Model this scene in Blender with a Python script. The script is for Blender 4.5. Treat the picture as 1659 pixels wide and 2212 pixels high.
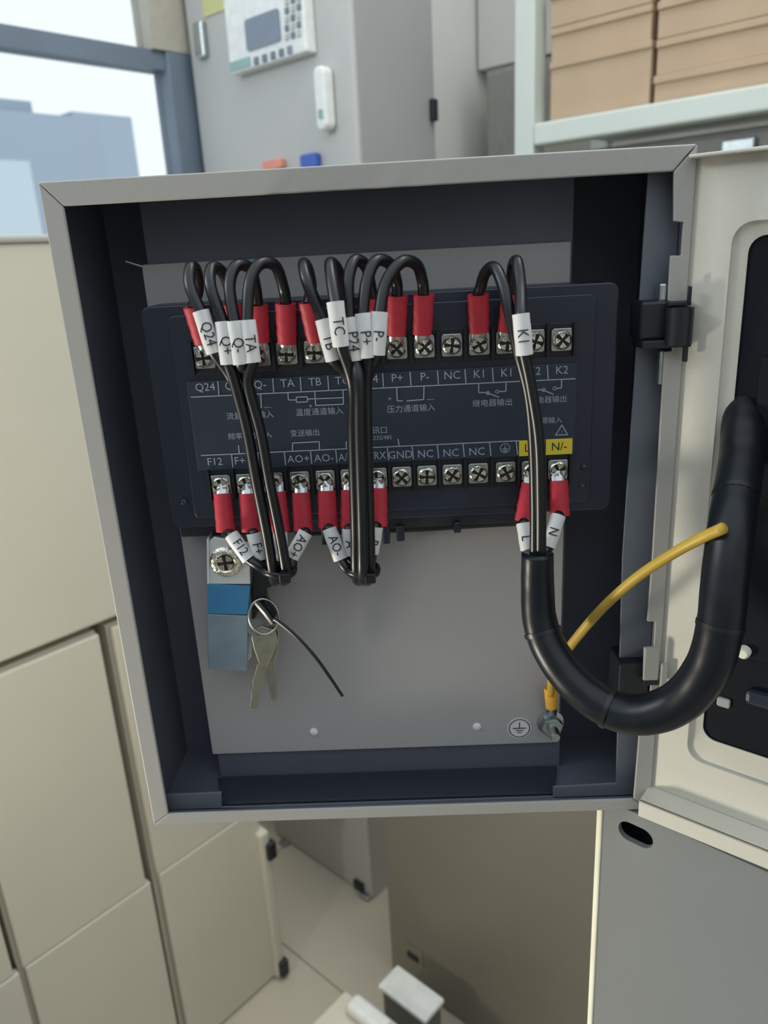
import bpy, bmesh, math, random
from mathutils import Vector, Matrix
random.seed(7)
for o in list(bpy.data.objects): bpy.data.objects.remove(o)
SC = bpy.context.scene
COL = SC.collection
R = math.radians

# ---------------------------------------------------------------- camera, sky, lights, exposure
IW, IH, FPX = 1659.0, 2212.0, 1649.97
def _axes(a, b, c):
    r, u, f = Vector((1,0,0)), Vector((0,0,1)), Vector((0,1,0))
    M = Matrix.Rotation(a,3,'Z') @ Matrix.Rotation(b,3,'X')
    r, u, f = M@r, M@u, M@f
    return math.cos(c)*r+math.sin(c)*u, -math.sin(c)*r+math.cos(c)*u, f
CR, CU, CF = _axes(.0325, -.3247, -.0543)
CC = Vector((.0105, -.3028, .1131))
cd = bpy.data.cameras.new('camera'); cam = bpy.data.objects.new('camera', cd); COL.objects.link(cam)
cam.matrix_world = Matrix((( CR.x, CU.x, -CF.x, CC.x), (CR.y, CU.y, -CF.y, CC.y), (CR.z, CU.z, -CF.z, CC.z), (0,0,0,1)))
cd.sensor_fit = 'VERTICAL'; cd.sensor_height = 24.0; cd.lens = 24.0*FPX/IH
cd.clip_start = .01; cd.clip_end = 200
cd.dof.use_dof = True; cd.dof.focus_distance = .315; cd.dof.aperture_fstop = (cd.lens*.001)/.0020
SC.camera = cam

w = bpy.data.worlds.new('sky'); SC.world = w; w.use_nodes = True
bg = w.node_tree.nodes['Background']
bg.inputs[0].default_value = (.86, .95, 1.0, 1); bg.inputs[1].default_value = 1.1

def area(name, loc, target, sx, sy, power, col):
    l = bpy.data.lights.new(name, 'AREA'); l.shape = 'RECTANGLE'; l.size = sx; l.size_y = sy
    l.energy = power; l.color = col
    o = bpy.data.objects.new(name, l); COL.objects.link(o)
    o.location = loc
    o.rotation_euler = (Vector(target)-Vector(loc)).to_track_quat('-Z','Y').to_euler()
    return o
area('ceiling_light', (.5, .5, 1.5), (.1, .3, -.6), 1.2, .3, 9, (1, .95, .86))
area('added_day_fill', (-1.65, -.28, .85), (0, 0, .03), 1.0, .6, 17, (.86, .94, 1))  # unseen area light added in the room to boost the window daylight
area('added_warm_fill', (-.62, -.12, -.34), (.16, -.03, -.10), .10, .10, 3.7, (1, .92, .76))  # unseen warm light added to brighten the lower part of the door

SC.view_settings.view_transform = 'Standard'; SC.view_settings.look = 'None'
SC.view_settings.gamma = 1; SC.view_settings.use_curve_mapping = False
SC.view_settings.exposure = 0.3

# ---------------------------------------------------------------- measuring helpers
def ray(px, py): return (px-IW/2)/FPX*CR - (py-IH/2)/FPX*CU + CF
def P(px, py, y=0.0):                       # point on the upright plane at depth y
    d = ray(px, py); return CC + d*((y-CC.y)/d.y)
PHI = R(40.8)
NX = Vector((math.cos(PHI), -math.sin(PHI), 0)); AY = Vector((math.sin(PHI), math.cos(PHI), 0))
def fr(v): return Vector((v.dot(NX), v.dot(AY), v.z))
def PA(px, py, off):                        # room frame coordinates on the plane X' = off
    d = ray(px, py); return fr(CC + d*((off-CC.dot(NX))/d.dot(NX)))
def PB(px, py, off):                        # room frame coordinates on the plane Y' = off
    d = ray(px, py); return fr(CC + d*((off-CC.dot(AY))/d.dot(AY)))
def PZ(px, py, z):
    d = ray(px, py); return fr(CC + d*((z-CC.z)/d.z))
ROOM = Matrix.Rotation(-PHI, 4, 'Z')
DOOR = Matrix.Translation((.125, -.002, 0)) @ Matrix.Rotation(R(-38), 4, 'Z')
DI = DOOR.inverted()
def PD(px, py, y=0.0):                      # door frame coordinates, y = behind the skin
    o = DI @ CC; d = DI.to_3x3() @ ray(px, py)
    return o + d*((y-o.y)/d.y)

# ---------------------------------------------------------------- materials
def lin(h):
    c = [int(h[i:i+2],16)/255 for i in (0,2,4)]
    return tuple((x/12.92 if x<=.04045 else ((x+.055)/1.055)**2.4) for x in c)+(1,)
def mat(name, hx, rough=.5, metal=0, var=.06, scale=60, bump=0, spec=.5, coat=0, trans=0, alpha=1):
    m = bpy.data.materials.new(name); m.use_nodes = True
    nt = m.node_tree; b = nt.nodes['Principled BSDF']
    tc = nt.nodes.new('ShaderNodeTexCoord'); no = nt.nodes.new('ShaderNodeTexNoise')
    no.inputs['Scale'].default_value = scale; no.inputs['Detail'].default_value = 3
    nt.links.new(tc.outputs['Object'], no.inputs['Vector'])
    rp = nt.nodes.new('ShaderNodeValToRGB'); c = lin(hx)
    rp.color_ramp.elements[0].position = .3; rp.color_ramp.elements[1].position = .7
    rp.color_ramp.elements[0].color = tuple(x*(1-var) for x in c[:3])+(1,)
    rp.color_ramp.elements[1].color = tuple(min(1,x*(1+var)) for x in c[:3])+(1,)
    nt.links.new(no.outputs['Fac'], rp.inputs[0]); nt.links.new(rp.outputs[0], b.inputs['Base Color'])
    b.inputs['Roughness'].default_value = rough; b.inputs['Metallic'].default_value = metal
    b.inputs['Specular IOR Level'].default_value = spec; b.inputs['Coat Weight'].default_value = coat
    b.inputs['Transmission Weight'].default_value = trans; b.inputs['Alpha'].default_value = alpha
    if bump:
        bp = nt.nodes.new('ShaderNodeBump'); bp.inputs['Strength'].default_value = bump
        bp.inputs['Distance'].default_value = .0005
        nt.links.new(no.outputs['Fac'], bp.inputs['Height']); nt.links.new(bp.outputs[0], b.inputs['Normal'])
    return m
M = dict(
 shell=mat('grey_powder_coat','a5a39f',.5,scale=900,var=.03,bump=.05),
 inner=mat('dark_slate_shade','565a67',.5,scale=20,var=.08),
 shade_housing=mat('dark_shade_and_housing','2a2e39',.45,scale=30),  # dark tone for the floor shade plate and the meter's rear housing
 plate=mat('pale_grey_plate','a6a5a6',.45,scale=15,var=.02),
 meter=mat('black_plastic','202736',.33,scale=200,var=.05),
 meterface=mat('black_label_film','252e3e',.5,scale=100,var=.05),
 divider=mat('black_divider','0f1218',.5),
 chrome=mat('nickel_screw','dedbd0',.2,1,scale=700,var=.25,bump=.9),
 steel=mat('zinc_steel','b4bbbd',.3,1,scale=200,var=.1),
 red=mat('red_heat_shrink','b82a3c',.5,scale=300,var=.1,bump=.3),
 wire=mat('black_wire','111419',.36,scale=300,var=.1),
 tube=mat('white_marker_tube','d6d6d6',.45,scale=200,var=.03,bump=.2),
 ink=mat('black_ink','20232a',.7),
 print_=mat('white_print','97a2b3',.6),
 yellow=mat('yellow_sticker','d9c236',.5),
 wrap=mat('black_spiral_wrap','0f151c',.36,scale=60,var=.2,bump=.08,spec=.35),
 ground=mat('yellow_wire','b5973a',.45,scale=40,var=.12),
 crimp=mat('orange_crimp','dba23a',.4),
 doorp=mat('cream_powder_coat','c9c6bb',.45,scale=700,var=.02,bump=.04),
 display=mat('dark_display_back','0a0f18',.8,scale=20,spec=.25),
 hinge=mat('dark_hinge','191c24',.4),
 pale=mat('pale_plastic','e0e0d2',.5),
 bluefilm=mat('blue_film','3a7aa6',.3,scale=30,var=.1),
 clip=mat('bright_clip','d9dee0',.3,.3,scale=40,var=.1),
 bag=mat('grey_film','8fa1b0',.2,.5,scale=25,var=.3,bump=.6),
 key=mat('key_steel','b0ae9f',.3,.85,scale=200,var=.15),
 cab=mat('white_cabinet','cfcaba',.55,scale=8,var=.02),
 cabg=mat('grey_cabinet','b9b9b6',.55,scale=8,var=.02),
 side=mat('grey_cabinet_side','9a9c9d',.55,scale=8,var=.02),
 taupe=mat('shade_taupe_cabinet','807b70',.4,scale=6,var=.05),
 stand=mat('mid_grey_panel','7c7f80',.5,scale=8,var=.03),
 lit_edge=mat('lit_edge_ivory','f2f0da',.4),
 wall=mat('pale_green_wall','dadccf',.7,scale=5,var=.02),
 wallw=mat('white_wall','dcdad6',.7,scale=5,var=.02),
 slot=mat('dark_screw_recess','3a3833',.5,.6,scale=400,var=.4),
 darkc=mat('charcoal_cabinet','6e6e6a',.5),
 locker=mat('grey_locker','9b9a94',.5),
 lit_rim=mat('lit_rim_slate','5f656e',.5,scale=20,var=.05),
 frame=mat('blue_grey_frame','6d7b8a',.5,scale=10),
 beige=mat('beige_frame','b0aca0',.6),
 floor=mat('beige_tile','c3bbaa',.35,scale=4,var=.03),
 grout=mat('grey_grout','8f897c',.8),
 card=mat('brown_cardboard','b39d84',.8,scale=12,var=.04),
 cardi=mat('dark_cardboard_edge','86674c',.8),
 rack=mat('pale_rack_steel','c3cbc6',.45,scale=6,var=.03),
 bldg=mat('blue_grey_facade','a3b0be',.8,scale=.2,var=.05),
 bldg2=mat('pale_blue_facade','c4d0d8',.8,scale=.2,var=.05),
 white=mat('white_plastic','e4e6e4',.4),
 screen=mat('grey_screen','7a8594',.3),
 teal=mat('teal_print','8fb0ac',.5),
 salmon=mat('salmon_plastic','e08e80',.5),
 blue=mat('blue_plastic','3f62b8',.5),
 pyel=mat('pale_yellow','c9c78e',.6),
)
gm = bpy.data.materials.new('window_glass'); gm.use_nodes = True
_b = gm.node_tree.nodes['Principled BSDF']; _b.inputs['Transmission Weight'].default_value = 1
_b.inputs['Roughness'].default_value = 0; _b.inputs['IOR'].default_value = 1.01
M['glass'] = gm

# ---------------------------------------------------------------- mesh helpers
WM = {}
class MB:
    def __init__(s, T=None): s.v=[]; s.f=[]; s.mi=[]; s.T=T or Matrix(); s.m=0
    def add(s, vs, fs):
        k=len(s.v); s.v += [s.T@Vector(v) for v in vs]
        for f in fs: s.f.append([k+i for i in f]); s.mi.append(s.m)
        return s
    def box(s, x0,x1,y0,y1,z0,z1):
        x0,x1=sorted((x0,x1)); y0,y1=sorted((y0,y1)); z0,z1=sorted((z0,z1))
        return s.add([(x0,y0,z0),(x1,y0,z0),(x1,y1,z0),(x0,y1,z0),(x0,y0,z1),(x1,y0,z1),(x1,y1,z1),(x0,y1,z1)],
            [(0,3,2,1),(4,5,6,7),(0,1,5,4),(1,2,6,5),(2,3,7,6),(3,0,4,7)])
    def prism(s, pts, y0, y1):              # pts (x,z) loop, extruded in y
        n=len(pts)
        area2=sum(pts[i][0]*pts[(i+1)%n][1]-pts[(i+1)%n][0]*pts[i][1] for i in range(n))
        if area2<0: pts=pts[::-1]
        vs=[(x,y0,z) for x,z in pts]+[(x,y1,z) for x,z in pts]
        fs=[tuple(range(n)), tuple(range(2*n-1,n-1,-1))]
        for i in range(n):
            j=(i+1)%n; fs.append((i,n+i,n+j,j))
        return s.add(vs,fs)
    def ring(s, outer, inner, y0, y1, iy0=None):  # equal-length loops (x,z); plate with a hole
        n=len(outer); iy=y0 if iy0 is None else iy0
        vs=[(x,y0,z) for x,z in outer]+[(x,iy,z) for x,z in inner]+[(x,y1,z) for x,z in outer]+[(x,y1+(iy-y0),z) for x,z in inner]
        fs=[]
        for i in range(n):
            j=(i+1)%n
            fs+= [(i,j,n+j,n+i),(2*n+j,2*n+i,3*n+i,3*n+j),(j,i,2*n+i,2*n+j),(n+i,n+j,3*n+j,3*n+i)]
        return s.add(vs,fs)
    def tube(s, pts, r, n=12, flat=1.0, caps=True, ref=None):
        pts=[Vector(p) for p in pts]; m=len(pts)
        ref=Vector(ref) if ref else Vector((0,-1,0))
        vs=[]; fs=[]
        for i,p in enumerate(pts):
            t=(pts[min(i+1,m-1)]-pts[max(i-1,0)]).normalized()
            a=t.cross(ref)
            a = a.normalized() if a.length>.05 else t.cross(Vector((.3,.2,1))).normalized()
            if i and a.dot(pa)<0: a=-a
            pa=a; b=t.cross(a)
            rr=r(i/(m-1)) if callable(r) else r
            for k in range(n):
                q=2*math.pi*k/n; vs.append(p+a*math.cos(q)*rr+b*math.sin(q)*rr*flat)
        for i in range(m-1):
            for k in range(n):
                k2=(k+1)%n; fs.append((i*n+k,i*n+k2,(i+1)*n+k2,(i+1)*n+k))
        if caps: fs+=[tuple(range(n-1,-1,-1)), tuple((m-1)*n+k for k in range(n))]
        return s.add(vs,fs)
    def lathe(s, prof, c, axis=(0,-1,0), n=20):
        c=Vector(c); ax=Vector(axis).normalized()
        a=ax.cross(Vector((0,0,1))); a=a.normalized() if a.length>.01 else Vector((1,0,0)); b=ax.cross(a)
        vs=[]; fs=[]
        for (h,r) in prof:
            for k in range(n):
                q=2*math.pi*k/n; vs.append(c+ax*h+(a*math.cos(q)+b*math.sin(q))*r)
        m=len(prof)
        for i in range(m-1):
            for k in range(n):
                k2=(k+1)%n; fs.append((i*n+k,i*n+k2,(i+1)*n+k2,(i+1)*n+k))
        fs+=[tuple(range(n-1,-1,-1)), tuple((m-1)*n+k for k in range(n))]
        return s.add(vs,fs)
    def build(s, name, mats, parent=None, bevel=0, smooth=False, seg=2, angle=35):
        mats = mats if isinstance(mats,(list,tuple)) else [mats]
        lo=[min(v[i] for v in s.v) for i in range(3)]; hi=[max(v[i] for v in s.v) for i in range(3)]
        c=Vector([(lo[i]+hi[i])/2 for i in range(2)]+[lo[2]])
        me=bpy.data.meshes.new(name); me.from_pydata([v-c for v in s.v],[],s.f)
        for mm in mats: me.materials.append(M[mm])
        for p,i in zip(me.polygons,s.mi): p.material_index=i
        bm=bmesh.new(); bm.from_mesh(me); bmesh.ops.remove_doubles(bm,verts=bm.verts,dist=1e-7)
        bmesh.ops.recalc_face_normals(bm,faces=bm.faces); bm.to_mesh(me); bm.free()
        o=bpy.data.objects.new(name,me); COL.objects.link(o)
        W=Matrix.Translation(c)
        place(o,W,parent)
        if bevel:
            b=o.modifiers.new('bevel','BEVEL'); b.width=bevel; b.segments=seg; b.limit_method='ANGLE'; b.angle_limit=R(angle)
        if smooth:
            for p in me.polygons: p.use_smooth=True
            if smooth!='all':
                me.set_sharp_from_angle(angle=R(40))
        return o
def place(o, W, parent):
    WM[o.name]=W
    if parent:
        o.parent=parent; o.matrix_local = WM[parent.name].inverted()@W
    else: o.matrix_local = W
def tag(o, label, cat, group=None, kind=None):
    o['label']=label
    if cat: o['category']=cat
    if group: o['group']=group
    if kind: o['kind']=kind
    return o
def thing(name, loc, label, cat, group=None, rot=0):
    o=bpy.data.objects.new(name,None); COL.objects.link(o); o.empty_display_size=.01
    place(o, Matrix.Translation(loc)@Matrix.Rotation(rot,4,'Z'), None)
    return tag(o,label,cat,group)
def struct(o, kind='structure'): o['kind']=kind; return o
def dup(o, W, parent):
    c=o.copy(); COL.objects.link(c); c.parent=None; place(c,W,parent); return c
def smooth_path(pts, k=8):
    pts=[Vector(p) for p in pts]
    q=[pts[0]*2-pts[1]]+pts+[pts[-1]*2-pts[-2]]; out=[]
    for i in range(1,len(q)-2):
        p0,p1,p2,p3=q[i-1:i+3]
        for j in range(k):
            t=j/k
            out.append(.5*((2*p1)+(p2-p0)*t+(2*p0-5*p1+4*p2-p3)*t*t+(3*p1-p0-3*p2+p3)*t**3))
    out.append(pts[-1]); return out
def rrect(x0,x1,z0,z1,r,k=6):
    out=[]
    for cx,cz,a0 in ((x1-r,z1-r,0),(x0+r,z1-r,90),(x0+r,z0+r,180),(x1-r,z0+r,270)):
        for j in range(k+1):
            a=R(a0+90*j/k); out.append((cx+r*math.cos(a),cz+r*math.sin(a)))
    return out
def outer_for(x0,x1,z0,z1,k=6):
    out=[]
    for c in ((x1,z1),(x0,z1),(x0,z0),(x1,z0)): out += [c]*(k+1)
    return out
_tc={}
def text_geo(txt):
    if txt not in _tc:
        cu=bpy.data.curves.new('t','FONT'); cu.body=txt; cu.size=1; cu.align_x='CENTER'; cu.align_y='CENTER'
        cu.resolution_u=2; cu.extrude=0
        o=bpy.data.objects.new('t',cu); COL.objects.link(o)
        me=bpy.data.meshes.new_from_object(o)
        _tc[txt]=([v.co.copy() for v in me.vertices],[list(p.vertices) for p in me.polygons])
        bpy.data.objects.remove(o); bpy.data.meshes.remove(me); bpy.data.curves.remove(cu)
    return _tc[txt]
def text(txt, c, size, parent, m='print_', name='printed_text', xdir=(1,0,0), nrm=(0,-1,0), thin=1.0, label=None):
    X=Vector(xdir).normalized(); N=Vector(nrm).normalized(); Y=N.cross(X).normalized(); N=X.cross(Y)
    vs,fs=text_geo(txt); c=Vector(c)
    b=MB(); b.add([c+X*v.x*size*thin+Y*v.y*size for v in vs],fs)
    if not fs: return None
    lo=[min(v[i] for v in b.v) for i in range(3)]
    me=bpy.data.meshes.new(name); me.from_pydata([v-c for v in b.v],[],b.f); me.materials.append(M[m])
    o=bpy.data.objects.new(name,me); COL.objects.link(o); place(o,Matrix.Translation(c),parent)
    return o

# ---------------------------------------------------------------- the room shell
FZ=-1.1
flo=struct(MB(ROOM).box(-1.5,1.9,-1.2,2.1,FZ-.05,FZ-.002).build('floor','grout'))
ty=PZ(690,2103,FZ).y; T_=.6
tile0=None
for i in range(-3,4):
    for j in range(-2,4):
        x0=-.30+i*T_; y0=ty+j*T_
        x1=min(x0+T_,1.9); y1=min(y0+T_,2.1); x0=max(x0,-1.5); y0=max(y0,-1.2)
        if x1-x0<.05 or y1-y0<.05: continue
        MB(ROOM).box(x0+.0015,x1-.0015,y0+.0015,y1-.0015,FZ-.004,FZ).build('tile','floor',flo)
WX=-1.31
def wa(px,py): return PA(px,py,WX)
sill=wa(0,525).z; bar0,bar1=PA(0,97,WX-.02).z,PA(0,50,WX-.02).z
wy1=wa(395,350).y; wy2=wa(455,350).y; wtop=1.05
ww=MB(ROOM)
ww.box(WX-.12,WX,-1.2,2.12,FZ-.05,sill-.015)
ww.box(WX-.12,WX,wy2+.02,2.12,sill-.015,1.3)
ww.box(WX-.12,WX,-1.2,wy2+.02,wtop,1.3)
ww.box(WX-.12,WX,-1.2,-1.1,sill-.015,wtop)
struct(ww.build('wall_left','wallw'))
wn=struct(MB(ROOM).box(WX-.1,WX+.01,-1.1,wy2+.02,sill-.015,sill).build('window_1','frame'))
MB(ROOM).box(WX-.07,WX-.02,-1.1,wy1,bar0,bar1).build('window_frame','frame',wn)
MB(ROOM).box(WX-.07,WX-.01,wy1,wy2,sill,bar1).build('window_frame','frame',wn,bevel=.004)
MB(ROOM).box(WX-.07,WX-.01,wy1-.03,wy2,bar1,wtop).build('window_frame','beige',wn)
MB(ROOM).box(WX-.07,WX-.02,-1.1,wy1-.03,wtop-.06,wtop).build('window_frame','frame',wn)
MB(ROOM).box(WX-.048,WX-.044,-1.1,wy1,sill,bar0).build('pane','glass',wn)
MB(ROOM).box(WX-.048,WX-.044,-1.1,wy1-.03,bar1,wtop-.06).build('pane','glass',wn)
struct(MB(ROOM).box(WX,1.9,2.0,2.12,FZ-.05,1.3).build('wall_back','wall'))
cx=PB(1050,155,1.98).x
struct(MB(ROOM).box(cx,1.9,1.94,2.0,PB(1050,155,1.98).z+.0,1.3).build('wall_trim_1','wallw'))
struct(MB(ROOM).box(1.78,1.9,-1.2,2.12,FZ-.05,1.3).build('wall_right','wallw'))
struct(MB(ROOM).box(WX,1.9,-1.3,-1.2,FZ-.05,.75).build('wall_front','side'))

# buildings outside the window
def outside(name,px0,px1,py,off,m,label,depth=8):
    a=PA(px0,py,off); b=PA(px1,py,off)
    t=thing(name, ROOM@Vector((off,(a.y+b.y)/2,-12)), label,'building')
    MB(ROOM).box(off-depth,off,a.y,b.y,-12,a.z).build('facade',m,t)
    return t
t=outside('office_building',-260,205,212,-26,'bldg','blue-grey block outside the window with a flat stepped roof',4)
a=PA(150,212,-26); b=PA(278,212,-26); z1=PA(205,245,-26).z
MB(ROOM).box(-30,-26.01,a.y,b.y,-12,z1).build('annex','bldg',t)
a=PA(20,205,-26); b=PA(100,225,-26)
MB(ROOM).box(-30,-27,a.y,b.y,z1,PA(100,208,-26).z).build('roof_hut','bldg',t)
t=outside('pale_building',-300,60,330,-20,'bldg2','pale blue-grey low building in front of the taller block outside',3)

# ---------------------------------------------------------------- left row of white cabinets
AX=-.67
def pa(px,py): return PA(px,py,AX)
zs=-.316; zc=-.735; g0=.181; g1=.192
top=pa(0,525).z
t=thing('white_counter', ROOM@Vector((AX-.1,-.1,zs)), 'white counter block under the window, above the white lower cabinets','counter')
MB(ROOM).box(-1.3,AX,-1.0,.36,zs,top).build('body','cab',t,bevel=.004)
MB(ROOM).box(-1.3,AX+.004,-1.0,.365,top,top+.008).build('worktop','cabg',t,bevel=.003)
def left_cab(y0,y1,label,off=0):
    t=thing('white_cabinet', ROOM@Vector((AX-.1,(y0+y1)/2,FZ)), label,'cabinet','white cabinets along the left wall')
    MB(ROOM).box(-1.25,AX-.012+off,y0,y1,FZ,zs-.012).build('body','cab',t)
    MB(ROOM).box(AX-.012+off,AX+off,y0+.004,y1,zc+.0008,zs-.014).build('upper_panel','cab',t,bevel=.002,seg=2)
    MB(ROOM).box(AX-.012+off,AX+.0012+off,y0+.006,y1+.006,FZ+.005,zc-.0005).build('lower_panel','cab',t,bevel=.002,seg=2)
    return t
left_cab(-.008,.176,'nearest white cabinet at the left edge, below the window counter')
left_cab(-.30,-.016,'white cabinet cut off by the left edge of the picture')
t=left_cab(g1,.375,'second white cabinet, beside the dark gap, with black hinges',-.001)
MB(ROOM).box(AX-.06,AX+.012,.372,.392,FZ+.005,pa(575,1783).z).build('side_post','cab',t,bevel=.006,seg=3)
for q in ((572,1830),(600,2082)):
    c=pa(*q); MB(ROOM).box(AX+.004,AX+.02,c.y-.007,c.y+.011,c.z-.017,c.z+.017).build('hinge','hinge',t,bevel=.004,seg=2)
# tall cabinet with the control panel
EY=.9
def pe(px,py): return PB(px,py,EY)
ex1=pe(772,170).x; ey2=PA(937,150,ex1).y
t=thing('tall_cabinet', ROOM@Vector((ex1-.25,EY+.2,FZ)), 'tall pale grey cabinet with a control panel, standing right of the window','cabinet')
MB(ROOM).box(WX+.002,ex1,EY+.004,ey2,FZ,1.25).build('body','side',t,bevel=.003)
MB(ROOM).box(WX+.006,ex1,EY-.008,EY+.004,FZ+.06,1.2).build('front_panel','cabg',t,bevel=.003)
c=pe(437,90)
MB(ROOM).box(c.x+.0,c.x+.03,EY-.022,EY-.008,c.z-.035,c.z+.03).build('hinge','steel',t,bevel=.004)
c=PA(940,240,ex1)
MB(ROOM).box(ex1,ex1+.012,c.y-.02,c.y-.004,c.z-.02,c.z+.02).build('catch','hinge',t,bevel=.003)
FY=EY-.036
x0,x1=PB(490,100,FY).x,PB(657,60,FY).x; z0=PB(500,160,FY).z; z1=z0+.135
cp=MB(ROOM).box(x0,x1,EY-.034,EY-.008,z0,z1).build('control_panel','white',t,bevel=.003)
cp['label']='white control panel with grey screen and keys'
sx0,sx1=PB(533,100,FY).x,PB(604,60,FY).x; sz0=PB(570,100,FY).z; sz1=PB(570,28,FY).z
MB(ROOM).prism(rrect(sx0,sx1,sz0,sz1,.006),FY-.001,EY-.033).build('screen','screen',cp)
MB(ROOM).box(x0+.004,PB(541,150,FY).x,FY-.0005,EY-.033,z0+.004,z0+.02).build('colour_patch','teal',cp)
for k in range(5):
    q=PB(553+18*k,131-6*k,FY); MB(ROOM).box(q.x-.006,q.x+.006,FY-.0015,EY-.033,q.z-.007,q.z+.006).build('key','frame' if k<4 else 'screen',cp,bevel=.001)
for r_ in range(5):
    for k in range(3):
        q=PB(619+13*k,80-4*k-19*r_,FY); MB(ROOM).box(q.x-.0045,q.x+.0045,FY-.0015,EY-.033,q.z-.005,q.z+.005).build('key','frame' if (r_+k)%2 else 'cabg',cp,bevel=.001)
# notice, handset, magnets
x0,x1=pe(441,20).x,pe(520,20).x; z0=pe(455,38).z
MB(ROOM).box(x0+.01,x1,EY-.011,EY-.008,z0,z0+.16).build('notice','pyel'); tag(bpy.data.objects['notice'],'faded yellow notice stuck high on the tall cabinet','notice')
c=PB(690,212,EY-.034)
t=thing('white_handset', ROOM@Vector((c.x,EY-.02,c.z-.052)),'slim white rounded handset clipped upright on the tall cabinet','handset')
MB(ROOM).prism(rrect(c.x-.0145,c.x+.0145,c.z-.053,c.z+.052,.0125),EY-.034,EY-.0082).build('body','white',t,bevel=.006,seg=3)
q=PB(692,246,EY-.035); MB(ROOM).prism(rrect(q.x-.006,q.x+.006,q.z-.008,q.z+.008,.004),EY-.0355,EY-.033).build('light_dot','teal',t)
def magnet(px0,px1,py0,py1,m,label):
    a=pe(px0,py1); b=pe(px1,py0)
    o=MB(ROOM).prism(rrect(a.x,b.x,a.z-.01,b.z,.006),EY-.024,EY-.0085).build('magnet',m,bevel=.003)
    tag(o,label,'magnet')
magnet(585,624,342,360,'salmon','salmon pink magnet on the tall cabinet just above the enclosure')
magnet(667,700,330,356,'blue','blue magnet on the tall cabinet below the white handset')
# low grey cabinet and cabinet in painted-in taupe shade on the floor
c=PZ(805,1945,FZ)
t=thing('low_grey_cabinet', ROOM@Vector((c.x-.15,c.y+.1,FZ)),'low grey cabinet on the floor behind the enclosure, small latch at its corner','cabinet')
MB(ROOM).box(-.95,c.x,c.y+.006,c.y+.25,FZ,-.45).build('body','cabg',t,bevel=.002)
MB(ROOM).box(-.94,c.x,c.y,c.y+.006,FZ+.004,-.455).build('front_panel','cabg',t,bevel=.002)
MB(ROOM).box(c.x-.045,c.x-.02,c.y-.008,c.y,FZ+.01,FZ+.03).build('latch','hinge',t,bevel=.002)
MB(ROOM).box(c.x-.028,c.x-.002,c.y-.012,c.y-.001,FZ+.004,FZ+.012).build('foot','steel',t,bevel=.002)
q=PB(612,1828,c.y-.01)
MB(ROOM).lathe([(0,.014),(.012,.014),(.016,.010)],(q.x,c.y,q.z),n=14).build('knob','steel',t,smooth=True)
c=PZ(850,2095,FZ)
t=thing('shade_taupe_cabinet', ROOM@Vector((c.x+.2,c.y+.1,FZ)),'cabinet in painted-in taupe shade below the enclosure, slotted latch near its corner','cabinet')
MB(ROOM).box(c.x,.35,c.y+.004,c.y+.2,FZ,-.42).build('body','taupe',t,bevel=.002)  # grey cabinet, its shade put into the taupe colour
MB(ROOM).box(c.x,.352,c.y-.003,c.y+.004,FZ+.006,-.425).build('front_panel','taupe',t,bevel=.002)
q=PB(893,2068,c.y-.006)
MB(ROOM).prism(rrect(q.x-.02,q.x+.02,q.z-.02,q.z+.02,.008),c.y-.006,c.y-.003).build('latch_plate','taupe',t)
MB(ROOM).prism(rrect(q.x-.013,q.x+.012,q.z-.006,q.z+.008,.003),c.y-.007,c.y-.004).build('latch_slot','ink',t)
# small white things on the floor in front
c=PZ(815,2130,-.955)
t=thing('white_case',ROOM@Vector((c.x+.1,c.y+.02,FZ)),'white-topped case with a dark green-grey side, at the bottom edge','case')
MB(ROOM).box(c.x+.002,c.x+.093,c.y+.002,c.y+.046,FZ,-.962).build('body','darkc',t,bevel=.012,seg=3)
MB(ROOM).box(c.x,c.x+.095,c.y,c.y+.048,-.962,-.952).build('lid','white',t,bevel=.004,seg=3)
c=PZ(757,2148,-.90)
t=thing('white_remote',ROOM@Vector((c.x+.05,c.y,-.925)),'white rounded remote lying on a pale case at the bottom edge','remote')
MB(ROOM).box(c.x,c.x+.12,c.y-.014,c.y+.014,-.925,-.903).build('body','white',t,bevel=.009,seg=4)
MB(ROOM).box(c.x+.07,c.x+.10,c.y-.008,c.y+.008,-.904,-.9015).build('key_pad','cabg',t,bevel=.001)
t=thing('pale_case',ROOM@Vector((c.x+.04,c.y-.02,FZ)),'square pale case under the white remote at the bottom edge','case')
MB(ROOM).box(c.x-.025,c.x+.14,c.y-.075,c.y+.012,FZ,-.94).build('body','cab',t,bevel=.006,seg=3)
MB(ROOM).box(c.x-.028,c.x+.143,c.y-.078,c.y+.016,-.94,-.9255).build('lid','cab',t,bevel=.005,seg=3)

# ---------------------------------------------------------------- rack with cartons
SY=1.1
def ps(px,py): return PB(px,py,SY)
p0,p1=ps(1117,200).x,ps(1160,200).x
t=thing('storage_rack',ROOM@Vector((-.2,SY+.15,FZ)),'pale steel storage rack carrying brown cartons, upper right','rack')
MB(ROOM).box(p0,p1,SY-.01,SY+.03,FZ,1.2).build('upright','rack',t,bevel=.003)
MB(ROOM).box(.35,.39,SY-.01,SY+.03,FZ,1.2).build('upright','rack',t,bevel=.003)
MB(ROOM).box(p0,p1,SY+.28,SY+.32,FZ,1.2).build('upright','rack',t,bevel=.003)
zb=ps(1180,262).z-.002
MB(ROOM).box(p1,.35,SY-.012,SY+.03,zb-.036,zb).build('shelf_beam','rack',t,bevel=.004)
MB(ROOM).box(p1,.35,SY+.03,SY+.30,zb-.012,zb-.001).build('shelf_board','rack',t)
MB(ROOM).box(p1,.35,SY-.012,SY+.30,.62,.65).build('shelf_board','rack',t)
MB(ROOM).box(p1,.35,SY-.012,SY+.30,zb-.36,zb-.34).build('shelf_board','rack',t)
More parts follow.
